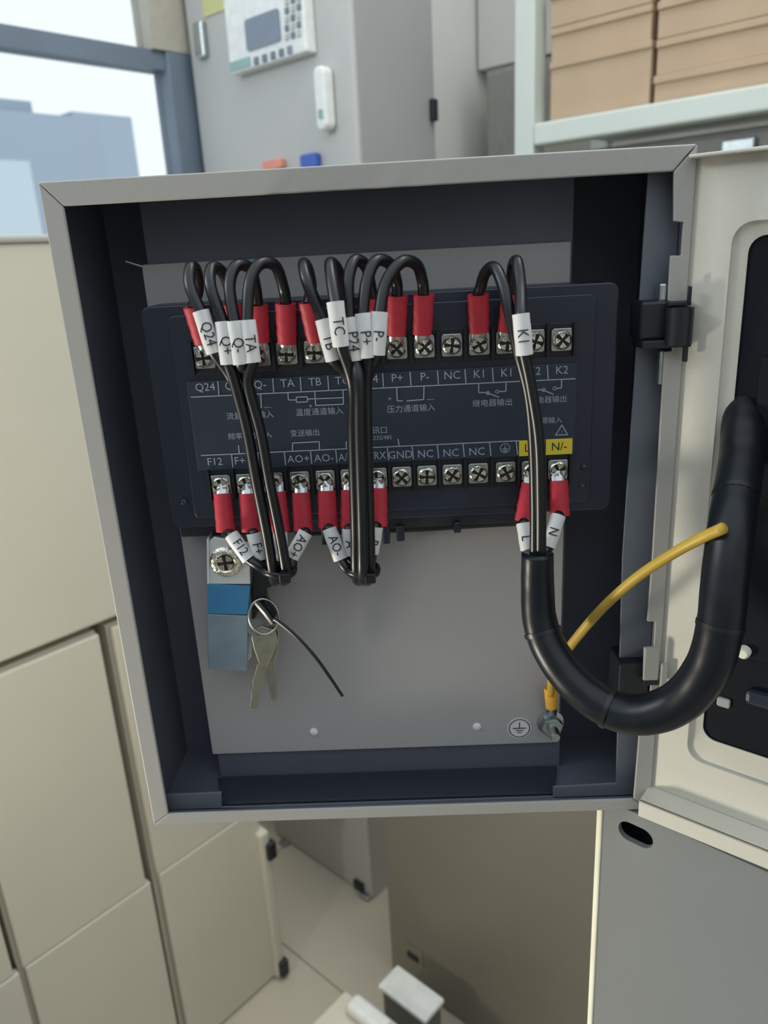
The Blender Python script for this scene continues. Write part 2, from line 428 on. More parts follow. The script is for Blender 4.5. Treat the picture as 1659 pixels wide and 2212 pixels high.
MB(ROOM).box(p1-.004,p1-.001,SY+.02,SY+.3,zb,zb+.3).build('side_glass','glass',t)
t=thing('equipment_case',ROOM@Vector((-.3,SY+.15,zb-.34)),'dark green-grey equipment case on the rack shelf under the cartons','case')
MB(ROOM).box(-.57,.30,SY+.03,SY+.26,zb-.34,zb-.05).build('body','darkc',t,bevel=.01)
for k in range(6):
    MB(ROOM).box(-.55+.14*k,-.50+.14*k,SY+.018,SY+.03,zb-.085,zb-.065).build('button','steel' if k%2==0 else 'frame',t,bevel=.003)
def carton(x0,x1,z0,z1,label,dy=0,y1=.22):
    t=thing('carton',ROOM@Vector(((x0+x1)/2,SY+.12,z0)),label,'carton','brown cardboard cartons on the rack')
    MB(ROOM).box(x0,x1,SY+.012+dy,SY+y1,z0,z1-.004).build('body','card',t,bevel=.0015)
    MB(ROOM).box(x0-.001,x1+.001,SY+.008+dy,SY+y1+.002,z1-.012,z1-.0008).build('lid','card',t,bevel=.0015)
xl0,xl1=ps(1180,150).x,ps(1393,150).x; xr0=ps(1409,150).x; xr1=xr0+.2
zl=[zb,.4155,.467,.52,.575]; zr=[zb,.362,.413,.465,.52,.575]
nl=['bottom carton of the left stack, the tallest one','second carton from the bottom in the left stack','third carton of the left stack, cut by the top edge','top carton of the left stack above the frame']
nr=['bottom carton of the right stack on the rack shelf','second carton from the bottom in the right stack','third carton of the right stack','fourth carton of the right stack, cut by the top edge','top carton of the right stack above the frame']
for k in range(3): carton(xl0+.002*(k==0),xl1+.004*(k==0),zl[k],zl[k+1],nl[k],.004*(k%2))
for k in range(4): carton(xr0,xr1,zr[k],zr[k+1],nr[k],.003*(k%2))
a=PB(1050,155,1.85); b=PB(1113,330,1.85)
t=thing('charcoal_locker',ROOM@Vector(((a.x+b.x)/2,1.9,FZ)),'charcoal locker by the back wall, left of the rack','locker')
MB(ROOM).box(a.x,-.3,1.85,1.93,FZ,a.z).build('body','locker',t,bevel=.004)
MB(ROOM).box(a.x+.01,-.31,1.84,1.85,FZ+.03,a.z-.01).build('front_panel','locker',t,bevel=.003)

# ---------------------------------------------------------------- stand below the enclosure
gc=fr(P(1290,1757,.012)); GY=gc.y; GX=gc.x; ZB=-.1463
s0=PB(1335,1800,GY).x; s1=PB(1411,1815,GY).x; sz=PB(1372,1803,GY).z
t=thing('grey_stand',ROOM@Vector((GX+.2,GY+.1,FZ)),'mid-grey sheet metal stand under the enclosure, dark oblong slot near its top','stand')
g=MB(ROOM)
k=6
hx0,hx1,hz0,hz1=s0,s1,sz-.0054,sz+.0054
g.ring(outer_for(GX+.003,.62,FZ,ZB,k), rrect(hx0,hx1,hz0,hz1,.0053,k), GY, GY+.003)
g.build('front_panel','stand',t)
MB(ROOM).box(GX+.003,.62,GY+.02,GY+.28,FZ,ZB-.001).build('body','stand',t)
MB(ROOM).box(GX+.003,.62,GY+.003,GY+.02,ZB-.004,ZB-.0005).build('top_fold','stand',t)
MB(ROOM).box(hx0-.01,hx1+.01,GY+.015,GY+.019,hz0-.01,hz1+.01).build('slot_backing','ink',t)
MB(ROOM).box(GX,GX+.003,GY-.001,GY+.02,FZ,ZB-.0005).build('lit_edge_strip','lit_edge',t,bevel=.0008)  # ivory strip added as the backlit bright edge of the stand

# ---------------------------------------------------------------- enclosure
HW,HH,DEP=.12,.14485,.058
enc=thing('control_enclosure',(0,.03,-HH),'open grey wall-box enclosure with dark interior and pale mounting plate','enclosure')
tk=.0015
b=MB()
def shell(b,x0,x1,y0,y1,z0,z1,inner):
    # outer skin light, inner faces dark: interior shade put into their colour
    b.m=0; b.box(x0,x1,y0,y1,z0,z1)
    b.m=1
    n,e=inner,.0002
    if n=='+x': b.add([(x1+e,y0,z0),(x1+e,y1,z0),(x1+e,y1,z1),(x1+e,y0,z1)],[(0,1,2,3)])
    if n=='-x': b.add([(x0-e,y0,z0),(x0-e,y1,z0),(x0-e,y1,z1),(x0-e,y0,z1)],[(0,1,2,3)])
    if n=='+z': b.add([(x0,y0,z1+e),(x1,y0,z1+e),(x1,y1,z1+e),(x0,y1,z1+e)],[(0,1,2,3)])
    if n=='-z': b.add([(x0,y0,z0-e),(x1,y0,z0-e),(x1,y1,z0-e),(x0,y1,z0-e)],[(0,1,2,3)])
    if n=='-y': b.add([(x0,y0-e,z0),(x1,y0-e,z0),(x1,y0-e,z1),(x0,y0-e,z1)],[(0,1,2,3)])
for nm,a_ in (('side_wall',(-HW,-HW+tk,.0016,DEP,-HH,HH,'+x')),('side_wall',(HW-tk,HW,.0016,DEP,-HH,HH,'-x')),
              ('top_wall',(-HW+tk,HW-tk,.0016,DEP,HH-tk,HH,'-z')),('bottom_wall',(-HW+tk,HW-tk,.0016,DEP,-HH,-HH+tk,'+z')),
              ('back_wall',(-HW,HW,DEP,DEP+tk,-HH,HH,'-y'))):
    b=MB(); shell(b,*a_); b.build(nm,['shell','inner'],enc)
# mitred front frame
fl,frr,ft,fb=.0080,.0078,.0087,.0062
def xz(px,py): v=P(px,py,0); return (v.x,v.z)
IN=dict(l=-HW+fl,r=HW-frr,t=HH-ft,b=-HH+fb); gp=.0003
MB().prism([(-HW,HH),(HW-gp,HH),(IN['r']-gp,IN['t']),(IN['l'],IN['t'])],0,.0015).build('frame_strip','shell',enc,bevel=.0006,seg=3)
MB().prism([(-HW,HH-gp),(IN['l'],IN['t']-gp),(IN['l'],IN['b']),(-HW,-HH+gp*.2)],0,.0015).build('frame_strip','shell',enc,bevel=.0006,seg=3)
MB().prism([(-HW,-HH),(HW-gp,-HH),(IN['r']-gp,IN['b']),(IN['l'],IN['b'])],0,.0015).build('frame_strip','shell',enc,bevel=.0006,seg=3)
rz=[xz(1456,478),xz(1477,480),xz(1472,552),xz(1449,552),xz(1443,655),xz(1458,655),xz(1452,758),xz(1436,760),xz(1422,1000),xz(1410,1200),xz(1399,1343),xz(1416,1343),xz(1413,1398),xz(1392,1400),xz(1390,1472),xz(1407,1474),xz(1402,1530),xz(1386,1530)]
def fixx(p):  # keep the notch outline in the flange, straight where it is straight
    return (min(p[0],HW-.0012),p[1])
rz=[fixx(p) for p in rz]
MB().prism([(HW,HH-gp),(HW,-HH+gp),(IN['r'],IN['b'])]+rz[::-1]+[(IN['r'],IN['t'])],0,.0015).build('frame_strip','shell',enc,bevel=.0003)
# plate inside
PX0,PX1,PZ0,PZ1,PY=-.0957,.0822,-.127,.1142,.030
MB().box(PX0,PX1,PY,PY+.0015,PZ0,PZ1).build('mounting_plate','plate',enc,bevel=.0003)
MB().box(PX0+.002,PX1+.0012,PY+.002,PY+.004,-HH+tk+.0005,HH-tk-.0005).build('backing_channel','inner',enc,bevel=.0003)
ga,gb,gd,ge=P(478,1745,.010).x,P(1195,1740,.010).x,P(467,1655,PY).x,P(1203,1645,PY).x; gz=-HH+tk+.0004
MB().add([(ga,.0098,gz),(gb,.0098,gz),(ge,PY,gz),(gd,PY,gz),(ga,.0098,gz+.0016),(gb,.0098,gz+.0016),(ge,PY,gz+.0016),(gd,PY,gz+.0016)],[(0,3,2,1),(4,5,6,7),(0,1,5,4),(1,2,6,5),(2,3,7,6),(3,0,4,7)]).build('floor_shade_plate','shade_housing',enc,bevel=.0004)  # added dark plate on the floor stands in for the meter's shadow
RY=.008
def q2(px,py): v=P(px,py,RY); return (v.x,v.z)
ix,iz=HW-tk-.0004,-HH+tk+.0004
MB().prism([(ix,HH-tk-.001),(ix,iz),(-HW+tk+.0004,iz),(-HW+tk+.0004,q2(360,1717)[1]),q2(478,1712),q2(479,1744),q2(1195,1738),q2(1195,1700),q2(1331,1692),q2(1345,1200),(q2(1400,380)[0],HH-tk-.001)],RY,RY+.0012).build('lit_rim_strip','lit_rim',enc,bevel=.0003)  # added strip, its paler tone standing in for light on floor and wall
for q in ((678,1580),(1030,1569)):
    c=P(*q,PY); MB().lathe([(-.0003,.0021),(.0006,.0021),(.0010,.0016)],c,n=18).build('hole_light_disc','white',enc,smooth=True)  # white disc stands in for light showing through a plate hole
for q in ((304,577),):
    c=P(*q,PY); MB().tube([c+Vector((-.006,0,.0025)),c+Vector((.001,0,0))],.0006,8).build('plate_hook','steel',enc)
for x in (-.09,.077):
    for z in (-.12,.108):
        MB().tube([(x,PY+.001,z),(x,DEP,z)],.0025,10).build('standoff','steel',enc)
# hinges on the right
def bx(b,px0,px1,py0,py1,y0,y1):
    a=P(px0,(py0+py1)/2,y0); c=P(px1,(py0+py1)/2,y0); t_=P((px0+px1)/2,py0,y0); u=P((px0+px1)/2,py1,y0)
    return b.box(a.x,c.x,y0,y1,u.z,t_.z)
h=bx(MB(),1384,1450,650,735,-.001,.014).build('hinge_block','hinge',enc,bevel=.0012)
h['label']='upper dark hinge block'
a=P(1474,664,-.006); c=P(1474,745,-.006)
MB().tube([(a.x,-.004,a.z),(a.x,-.004,c.z)],.0050,18).build('hinge_barrel','hinge',enc,smooth=True)
bx(MB(),1388,1494,735,752,-.004,.010).build('hinge_leaf','hinge',enc,bevel=.0004)
bx(MB(),1444,1494,651,661,-.004,.006).build('hinge_leaf','hinge',enc,bevel=.0004)
bx(MB(),1477,1487,745,782,-.005,-.003).build('hinge_tab','hinge',enc,bevel=.0004)
bx(MB(),1488,1495,618,655,-.005,-.003).build('hinge_tab','hinge',enc,bevel=.0004)
bx(MB(),1424,1441,612,652,.001,.006).build('hinge_screw','steel',enc,bevel=.0008)
bx(MB(),1423,1434,756,832,.001,.004).build('hinge_pin','steel',enc,bevel=.0008)
h=bx(MB(),1337,1404,1434,1540,.002,.020).build('hinge_block','hinge',enc,bevel=.0012); h['label']='lower dark hinge block'
bx(MB(),1391,1424,1469,1481,-.003,.006).build('hinge_leaf','hinge',enc,bevel=.0004)
bx(MB(),1392,1424,1400,1470,-.003,-.0015).build('hinge_leaf','shell',enc,bevel=.0004)
bx(MB(),1428,1442,1436,1490,-.004,-.002).build('hinge_tab','shell',enc,bevel=.0004)
c=P(1364,1412,.012); MB().lathe([(0,.0028),(.0015,.0028),(.0022,.0018)],(c.x,.012,c.z),n=14,axis=(-.6,-.8,0)).build('hinge_screw','steel',enc,smooth=True)
# door (opened, coming towards the camera)
dz0,dz1=-.1325,.1412
door=MB(DOOR); 
wx0,wx1,wz0,wz1=.0089,.205,-.1105,.1178
door.ring(outer_for(-.0066,.236,dz0,dz1,6),rrect(wx0,wx1,wz0,wz1,.0075,6),0,.0015)
dr=door.build('door','doorp',enc)
dr['label']='opened door with a rounded window cutout'
MB(DOOR).ring(rrect(wx0,wx1,wz0,wz1,.0075,6),rrect(wx0+.005,wx1-.0075,wz0+.011,wz1-.005,.006,6),.0016,.0022,.0035).build('window_rim','doorp',dr)
MB(DOOR).box(-.0066,.236,-.013,0,dz0-.0012,dz0).build('bottom_flange','doorp',dr,bevel=.0004)
MB(DOOR).box(-.0066,.236,-.006,0,dz1-.0012,dz1).build('top_flange','doorp',dr,bevel=.0004)
MB(DOOR).box(-.0066,.236,-.013,-.0118,dz0-.009,dz0).build('bottom_lip','doorp',dr,bevel=.0004)

# display unit in the door
t=thing('display_unit',DOOR@Vector((.1,.015,-.1)),'back of a black display unit filling the door window','display')
MB(DOOR).box(wx0+.003,wx1-.006,.0045,.035,wz0+.006,wz1-.003).build('rear_housing','display',t,bevel=.002)
MB(DOOR).box(.022,.19,.0025,.0048,-.055,.070).build('terminal_block','display',t,bevel=.002)
MB(DOOR).box(.030,.19,.0005,.0048,-.075,-.068).build('terminal_ledge','meter',t,bevel=.002)
c=PD(1608,1407,.002); MB(DOOR).lathe([(0,.0028),(.005,.0026),(.006,.0018)],(c.x,.0048,c.z),n=16).build('white_plug','pale',t,smooth=True)
c=PD(1565,1512,.006); MB(DOOR).prism(rrect(c.x-.0025,c.x+.003,c.z-.0022,c.z+.0022,.001),.0030,.0048).build('grey_plug','side',t,bevel=.0006)

# ---------------------------------------------------------------- panel meter (rear view, terminals)
MF=.010
mt=thing('panel_meter',(0,.02,.0044),'black rear of a panel meter with two rows of screw terminals','panel meter')
mx0,mx1,mz0,mz1=-.0927,.0973,.0044,.0984
MB().prism(rrect(mx0,mx1,mz0,mz1,.004,5),MF,.0285).build('housing','meter',mt,bevel=.0007,seg=2)
a=P(1272,680,MF-.0004); 
MB().prism(rrect(mx0+.011,mx1-.009,mz0+.004,mz1-.004,.003,4),MF-.0012,MF+.0005).build('raised_face','meter',mt,bevel=.0005)
FYY=MF-.0012
a=P(400,960,.0195); c=P(1130,1138,.022)
MB().box(P(395,1140,.022).x,P(1132,1130,.022).x,.018,.0287,P(760,1145,.018).z,mz0+.001).build('rear_housing','shade_housing',mt,bevel=.0005)
for (px0,px1,py0,py1) in ((694,716,1140,1178),(826,842,1136,1176),(856,874,1136,1170),(980,996,1128,1152)):
    bx(MB(),px0,px1,py0,py1,.016,.022).build('mounting_lug','meter',mt,bevel=.0006)
# label plate
LP=FYY-.0010
lx0=P(412,900,LP).x; lx1=P(1245,900,LP).x; lz1=P(800,806,LP).z; lz0=P(800,1001,LP).z
lp=MB().box(lx0,lx1,LP,FYY+.0002,lz0,lz1).build('label_plate','meterface',mt,bevel=.0003)
TL=LP-.00015
top=[(442+59.3*i, 772-2.85*i) for i in range(14)]
bot=[(478,1045),(532,1043),(590,1041),(648,1039),(703,1037),(757,1035),(815,1032),(868,1030),(922,1028),(977,1026),(1033,1023),(1092,1020),(1148,1018),(1205,1015)]
SY_=FYY-.0012   # screw plane
zt=sum(P(*q,SY_).z for q in top)/14; zbm=sum(P(*q,SY_).z for q in bot)/14
tx=[P(*q,SY_).x for q in top]; bxs=[P(*q,SY_).x for q in bot]
# terminals: trays, clamps, screws, dividers
for (z,xs) in ((zt,tx),(zbm,bxs)):
    xa,xb=xs[0]-.0055,xs[-1]+.0055
    MB().box(xa,xb,FYY-.0004,FYY+.0003,z-.0066,z+.0066).build('terminal_tray','divider',mt,bevel=.0003)
def clamp_mesh():
    b=MB(); b.prism(rrect(-.0041,.0041,-.0043,.0043,.0008,2),-.0003,.0004)
    b.box(-.0036,.0036,-.0016,.0004,.0040,.0046); return b
def screw_mesh():
    b=MB()
    b.lathe([(0,.0037),(.0009,.0038),(.0014,.0034),(.0017,.0031),(.0008,.0028),(.0006,.0008)],(0,0,0),n=20)
    b.m=1; b.prism([(.0030*math.cos(R(20*k)),.0030*math.sin(R(20*k))) for k in range(18)],-.0009,-.0005); b.m=0
    for k in range(4):
        a0=R(90*k+17); pts=[]
        for q in range(5):
            a=a0+R(56*q/4); pts.append((.0029*math.cos(a),.0029*math.sin(a)))
        pts.append((.0007*math.cos(a0+R(28)),.0007*math.sin(a0+R(28))))
        b.prism(pts,-.0021,-.0004)
    return b
rnd=random.Random(3)
cm=sm=None
def put(proto,name,builder,m,W,parent,**kw):
    if proto is None:
        b=builder(); o=b.build(name,m,parent,**kw)
        off=WM[o.name]; o['_']=0
        return o,off
    return proto,None
def make_terminal(x,z,flip):
    global cm,sm
    cl=clamp_mesh(); T=Matrix.Translation((x,SY_,z))@Matrix.Rotation((math.pi if flip else 0),4,'Y')
    if cm is None:
        cm=clamp_mesh().build('terminal_clamp','steel',mt,bevel=.0002); 
        sm=screw_mesh().build('terminal_screw',['chrome','slot'],mt,smooth=True)
        cm_off=WM[cm.name].copy(); sm_off=WM[sm.name].copy()
        make_terminal.co=cm_off; make_terminal.so=sm_off
        a,b=cm,sm
    else:
        a=cm.copy(); COL.objects.link(a); b=sm.copy(); COL.objects.link(b)
        WM[a.name]=Matrix(); WM[b.name]=Matrix()
    place(a,T@make_terminal.co,mt)
    T2=Matrix.Translation((x,SY_-.0004,z))@Matrix.Rotation(rnd.uniform(0,6.28),4,'Y')@Matrix.Rotation(R(rnd.uniform(-5,5)),4,'X')
    place(b,T2@make_terminal.so,mt)
for x in tx: make_terminal(x,zt,False)
for x in bxs: make_terminal(x,zbm,False)
dv=None
for (z,xs) in ((zt,tx),(zbm,bxs)):
    for i in range(15):
        x = xs[0]-.0051 if i==0 else (xs[-1]+.0051 if i==14 else (xs[i-1]+xs[i])/2)
        if dv is None:
            dv=MB().box(-.0005,.0005,-.0022,.0006,-.0066,.0066).build('divider','divider',mt); dvo=WM[dv.name].copy(); a=dv
        else: a=dv.copy(); COL.objects.link(a); WM[a.name]=Matrix()
        place(a,Matrix.Translation((x,FYY,z))@dvo,mt)
for q in ((1262,1010),(1258,1052),(398,1085)):
    c=P(*q,FYY); MB().lathe([(0,.0014),(.0005,.0014),(.0009,.0009)],(c.x,FYY,c.z),n=12).build('case_rivet','meter',mt,smooth=True)
# print
def lt(s,px,py,size=.0042,m='print_',thin=1.0): return text(s,P(px,py,TL),size,lp,m,thin=thin)
for s,i in (('Q24',0),('Q+',1),('Q-',2),('TA',3),('TB',4),('TC',5),('P24',6),('P+',7),('P-',8),('NC',9),('K1',10),('K1',11),('K2',12),('K2',13)):
    lt(s,top[i][0]+1,top[i][1]+65,.0046)
for s,i in (('F12',0),('F+',1),('F-',2),('AO+',3),('AO-',4),('A/TX',5),('B/RX',6),('GND',7),('NC',8),('NC',9),('NC',10)):
    lt(s,bot[i][0]-(14 if i<3 else 3),bot[i][1]-47,.0046,thin=.85 if len(s)>3 else 1)
ln=MB()
def line(p,q,w_=.00022):
    a,b=P(*p,TL),P(*q,TL); d=(b-a).normalized(); n_=Vector((-d.z,0,d.x))*w_
    ln.add([a-n_,b-n_,b+n_,a+n_],[(0,1,2,3)])
def pl(*pts):
    for i in range(len(pts)-1): line(pts[i],pts[i+1])
line((412,858),(1243,818)); line((434,984),(1122,952))
for i in range(13):
    x=(top[i][0]+top[i+1][0])/2+1; y=856-(x-412)*.048; line((x,y),(x-2,y-30))
    if i<12:
        x=(bot[i][0]+bot[i+1][0])/2-5; y=983-(x-434)*.0455; line((x,y),(x+3,y+30))
pl((563,852),(565,880),(548,882)); pl((622,849),(623,864),(640,864)); pl((665,862),(740,859)); pl((680,846),(682,876),(742,873),(741,843))
pl((640,858),(664,857),(664,868),(640,869),(640,858))
pl((857,838),(858,866),(870,866)); pl((878,866),(915,863),(916,835))
pl((1034,830),(1034,848),(1050,848)); pl((1050,848),(1078,858)); pl((1093,827),(1093,845),(1078,846))
pl((1153,824),(1153,842),(1170,842)); pl((1172,842),(1196,852)); pl((1213,820),(1213,838),(1202,839))
pl((517,980),(515,962)); pl((632,974),(632,957),(690,954),(690,971)); pl((748,968),(748,953)); pl((862,963),(860,948))
pl((1200,940),(1214,918),(1226,939),(1200,940))
o=ln.build('printed_lines','print_',lp)
rg=MB()
for (px,py,r_) in ((1054,849,.0008),(1074,846,.0008),(1174,842,.0008),(1198,839,.0008),(1091,968,.0021)):
    c=P(px,py,TL); n_=16
    vs=[]; 
    for k in range(n_):
        a=2*math.pi*k/n_
        vs+= [c+Vector((math.cos(a)*r_,0,math.sin(a)*r_)), c+Vector((math.cos(a)*(r_-.0003),0,math.sin(a)*(r_-.0003)))]
    rg.add(vs,[(2*k,2*((k+1)%n_),2*((k+1)%n_)+1,2*k+1) for k in range(n_)])
rg.build('printed_circles','print_',lp)
lt('⏚',1091,970,.0040)
for s,px,py,sz in (('流量通道输入',540,898,.0033),('温度通道输入',690,890,.0033),('压力通道输入',888,883,.0033),('继电器输出',1064,871,.0033),('继电器输出',1184,864,.0031),
                  ('电源输入',1184,909,.0029),('频率通道输入',540,942,.0031),('变送输出',659,936,.0031),('通讯口',812,931,.0033),('RS232/485',820,946,.0024),('+',842,862,.003),('—',930,862,.003),('+',671,878,.003),('—',578,879,.003),('!',1214,934,.0022)):
    lt(s,px,py,sz)
for (px0,px1,s) in ((1121,1177,'L/+'),(1179,1236,'N/-')):
    a=P(px0,967,TL); c=P(px1,965,TL); z_=P(1178,966,TL).z
    y_=MB().box(a.x,c.x,LP-.0004,LP+.0001,z_-.0033,z_+.0033).build('yellow_label','yellow',lp)
    text(s,((a.x+c.x)/2,LP-.0005,z_),.0048,lp,'ink')

# ---------------------------------------------------------------- wires
RW=.0022
def px_path(pts): return smooth_path([P(*p) for p in pts],7)
def mid(mk):
    a,c=mk; return [tuple(a[i]+(c[i]-a[i])*k for i in range(3)) for k in (.12,.5,.88)]
def wire(label, sleeve, path, marker, txt, group, sl=None, tubeR=.0031):
    """sleeve: (x0,y0,x1,y1) px from wire end to lug; path: px+depth; marker: two px+depth points"""
    s0,s1=P(sleeve[0],sleeve[1],.0015),P(sleeve[2],sleeve[3],.0045)
    t=thing('wire',s1,label,'wire',group)
    MB().tube(px_path(path),RW,12).build('conductor','wire',t,smooth='all')
    n=9; pts=[s0.lerp(s1,k/(n-1)) for k in range(n)]
    b=MB(); b.tube(pts,lambda u:(.0042-.0004*u)*(1+.03*math.sin(u*19)),16,flat=.68)
    b.build('red_sleeve','red',t,smooth=True)
    dd=(s1-s0).normalized(); lug=s1+dd*.0035; lug.y=.0070
    MB().tube([s1-dd*.001,s1+dd*.0012+Vector((0,.001,0)),lug],.0028,10,flat=.3).build('ring_lug','steel',t,smooth=True)
    if marker:
        a,c=P(*marker[0]),P(*marker[1]); n=7
        pts=[a.lerp(c,k/(n-1)) for k in range(n)]
        pts=[p+Vector((0,-.0003*math.sin(math.pi*k/(n-1)),0)) for k,p in enumerate(pts)]
        mk=MB(); mk.tube(pts,lambda u:tubeR*(1+.02*math.sin(u*9+a.x*900)),14,flat=.95); mo=mk.build('marker_tube','tube',t,smooth=True)
        if txt:
            d=(c-a).normalized(); toc=(CC-(a+c)/2).normalized(); N=(toc-d*toc.dot(d)).normalized()
            text(txt,a.lerp(c,.55)+N*(tubeR+.0004),.0056,mo,'ink',name='marker_text',xdir=d,nrm=N,thin=.85)
    return t
GT='wires looped from the top terminal row'; GB='short wires on the bottom terminal row'
LB=[(522,830),(548,930),(568,1040),(590,1150),(604,1235)]
CB=[(776,830),(777,930),(780,1040),(783,1150),(784,1235)]
def bundle(B,dx,dy,y0=-.019,y1=-.013,back=True):
    n=len(B); out=[(x+dx,y,y0+(y1-y0)*i/(n-1)+dy) for i,(x,y) in enumerate(B)]
    x,y=B[-1]
    if back: out+= [(x+dx*.7,y+20,-.004+dy),(x+dx*.5,y+12,.010+dy*.5),(x+dx*.4,y-4,.0270)]
    return out
f_,b_=-.0021,.0026
tw=[ # sleeve top, sleeve bottom, arc..., tube top, tube bottom, text, bundle, label
 ((418,662,440,742),[(428,625,-.001),(424,585,-.007),(412,578,-.012),(411,620,-.017)],((434,672,-.020),(463,762,-.021)),'Q24',bundle(LB,-15,b_),'wire on the first top terminal from the left, slanted white marker Q24'),
 ((500,658,500,740),[(497,630,-.001),(482,590,-.007),(458,578,-.012),(455,620,-.018)],((482,695,-.021),(494,786,-.022)),'Q+',bundle(LB,-14,f_),'wire on the second top terminal, its white marker beside the slanted one'),
 ((556,658,562,738),[(552,620,-.001),(540,580,-.007),(510,575,-.013),(496,620,-.018)],((507,694,-.022),(521,786,-.023)),'Q-',bundle(LB,14,b_),'wire on the third top terminal, looping left to a marker reading Q-'),
 ((617,655,620,742),[(612,620,0),(595,575,-.007),(562,570,-.013),(540,610,-.018)],((534,692,-.022),(546,782,-.023)),'TA',bundle(LB,14,f_),'widely arched wire from the TA terminal to a white marker TA'),
 ((667,652,684,738),[(672,620,-.001),(666,585,-.006),(656,570,-.010),(664,610,-.017)],((698,690,-.019),(721,778,-.020)),'TB',bundle(CB,-15,b_),'wire on the TB terminal with a thin loop and tilted marker'),
 ((738,650,740,735),[(736,620,0),(730,585,-.007),(714,568,-.012),(716,600,-.019)],((724,652,-.025),(737,748,-.026)),'TC',bundle(CB,-14,f_),'wire whose marker tube sits highest, left of the P24 marker'),
 ((803,643,798,728),[(800,615,0),(790,575,-.007),(766,563,-.012),(752,610,-.018)],((756,686,-.021),(768,778,-.022)),'P24',bundle(CB,0,f_-.0045),'looped wire with white marker P24 above the middle bundle'),
 ((858,638,856,724),[(856,605,0),(842,570,-.007),(812,564,-.013),(792,610,-.018)],((784,677,-.022),(795,772,-.023)),'P+',bundle(CB,15,f_),'looped wire with white marker P+ from the P+ terminal'),
 ((915,636,912,722),[(912,605,0),(900,572,-.006),(868,566,-.013),(834,610,-.018)],((820,674,-.022),(814,766,-.023)),'P-',bundle(CB,14,b_),'widely arched wire from the P- terminal to a white marker'),
 ((1033,636,1035,718),[(1038,620,0),(1048,590,-.005),(1068,578,-.011),(1086,615,-.017),(1102,680,-.021),(1120,760,-.023),(1142,850,-.022),(1152,950,-.020),(1156,1080,-.018),(1156,1185,-.017),(1156,1230,-.016)],None,'',[],'wire arching from the first K1 terminal, without a white marker'),
 ((1106,634,1096,716),[(1106,610,0),(1108,575,-.005),(1117,566,-.011),(1124,620,-.018)],((1125,678,-.0265),(1133,766,-.0275)),'K1',[(1146,830,-.026),(1164,950,-.0235),(1168,1080,-.020),(1168,1185,-.018),(1166,1230,-.017)],'narrow looped wire from the second K1 terminal with white marker K1'),
]
for sl,arc,mk,tx_,bd,lb in tw:
    path=[(sl[0]*.9+sl[2]*.1,sl[1]*.9+sl[3]*.1,.0020),(sl[0],sl[1]-3,.0012)]+arc
    if mk: path+= [(mk[0][0],mk[0][1],mk[0][2]),*mid(mk),mk[1]]
    wire(lb,sl,path+bd,mk,tx_,GT)
bw=[
 ((488,1148,480,1066),((500,1155,-.004),(538,1208,-.008)),'F12',[(560,1222,-.010),(590,1238,-.008)],'short wire with slanted white marker F12, above the clip'),
 ((543,1148,535,1066),((548,1152,-.004),(562,1208,-.006)),'F+',[(575,1226,-.004),(592,1240,-.004)],'short wire on the second bottom terminal, marker partly behind the bundle'),
 ((606,1148,598,1062),((605,1150,-.002),(609,1208,-.004)),'',[(609,1226,-.004),(606,1243,-.004)],'short wire hidden behind the left bundle, marker showing blank'),
 ((655,1146,650,1064),((660,1150,-.004),(630,1204,-.008)),'AO+',[(630,1222,-.010),(615,1240,-.009)],'short wire with white marker AO+ leaning left to the bundle'),
 ((709,1140,706,1060),((711,1142,-.004),(736,1208,-.008)),'AO-',[(750,1228,-.010),(770,1244,-.009)],'short wire with white marker AO- leaning right to the bundle'),
 ((756,1140,756,1058),((754,1142,-.003),(757,1198,-.005)),'A',[(765,1225,-.005),(775,1245,-.005)],'short wire left of the middle bundle, marker half hidden'),
 ((816,1136,817,1054),((812,1138,-.003),(803,1194,-.005)),'B',[(800,1220,-.006),(790,1244,-.006)],'short wire right of the middle bundle under terminal RX'),
 ((1133,1126,1146,1044),((1131,1130,-.004),(1140,1188,-.008)),'L',[(1148,1205,-.011),(1152,1240,-.014)],'short wire on the yellow L terminal, left of the right bundle'),
 ((1210,1114,1207,1038),((1206,1114,-.004),(1184,1182,-.010)),'N',[(1176,1200,-.013),(1168,1240,-.015)],'short wire on the yellow N terminal with a leaning white marker'),
]
for sl,mk,tx_,end,lb in bw:
    path=[(sl[0]*.92+sl[2]*.08,sl[1]*.92+sl[3]*.08,.0018),(sl[0],sl[1]+3,.0010),mk[0],*mid(mk),mk[1]]+end
    wire(lb,sl,path,mk,tx_,GB)

# ties round the bundles
def tie(px,py,y,r,label,tail=None,flat=.9):
    c=P(px,py,y); t=thing('cable_tie',c,label,'cable tie')
    b=MB(); n=24
    b.tube([c+Vector((math.cos(2*math.pi*k/n)*r,math.sin(2*math.pi*k/n)*r*flat,.0006*math.sin(4*math.pi*k/n))) for k in range(n+1)],.0010,8,flat=1.6,caps=False,ref=(0,0,1))
    b.build('strap','wire',t,smooth='all')
    MB().box(c.x+.001,c.x+.0055,c.y-r-.003,c.y-r+.0006,c.z-.0022,c.z+.0022).build('lock_head','wire',t,bevel=.0006)
    return t
tie(604,1232,-.0115,.0064,'black cable tie gathering the left bundle of wires')
tie(784,1232,-.0115,.0064,'black cable tie gathering the middle bundle of wires')
t=thing('lead_bundle',P(800,1150,.024),'black leads running sideways under the panel meter','cable')
for k,(dy,dz) in enumerate(((0,0),(-.0015,.0042))):
    MB().tube(px_path([(640,1150-6*k,.026+dy),(740,1146-8*k,.0245+dy),(900,1140-9*k,.024+dy),(1050,1131-9*k,.024+dy),(1122,1127-8*k,.022+dy)]),.0019,10).build('lead','wire',t,smooth='all')

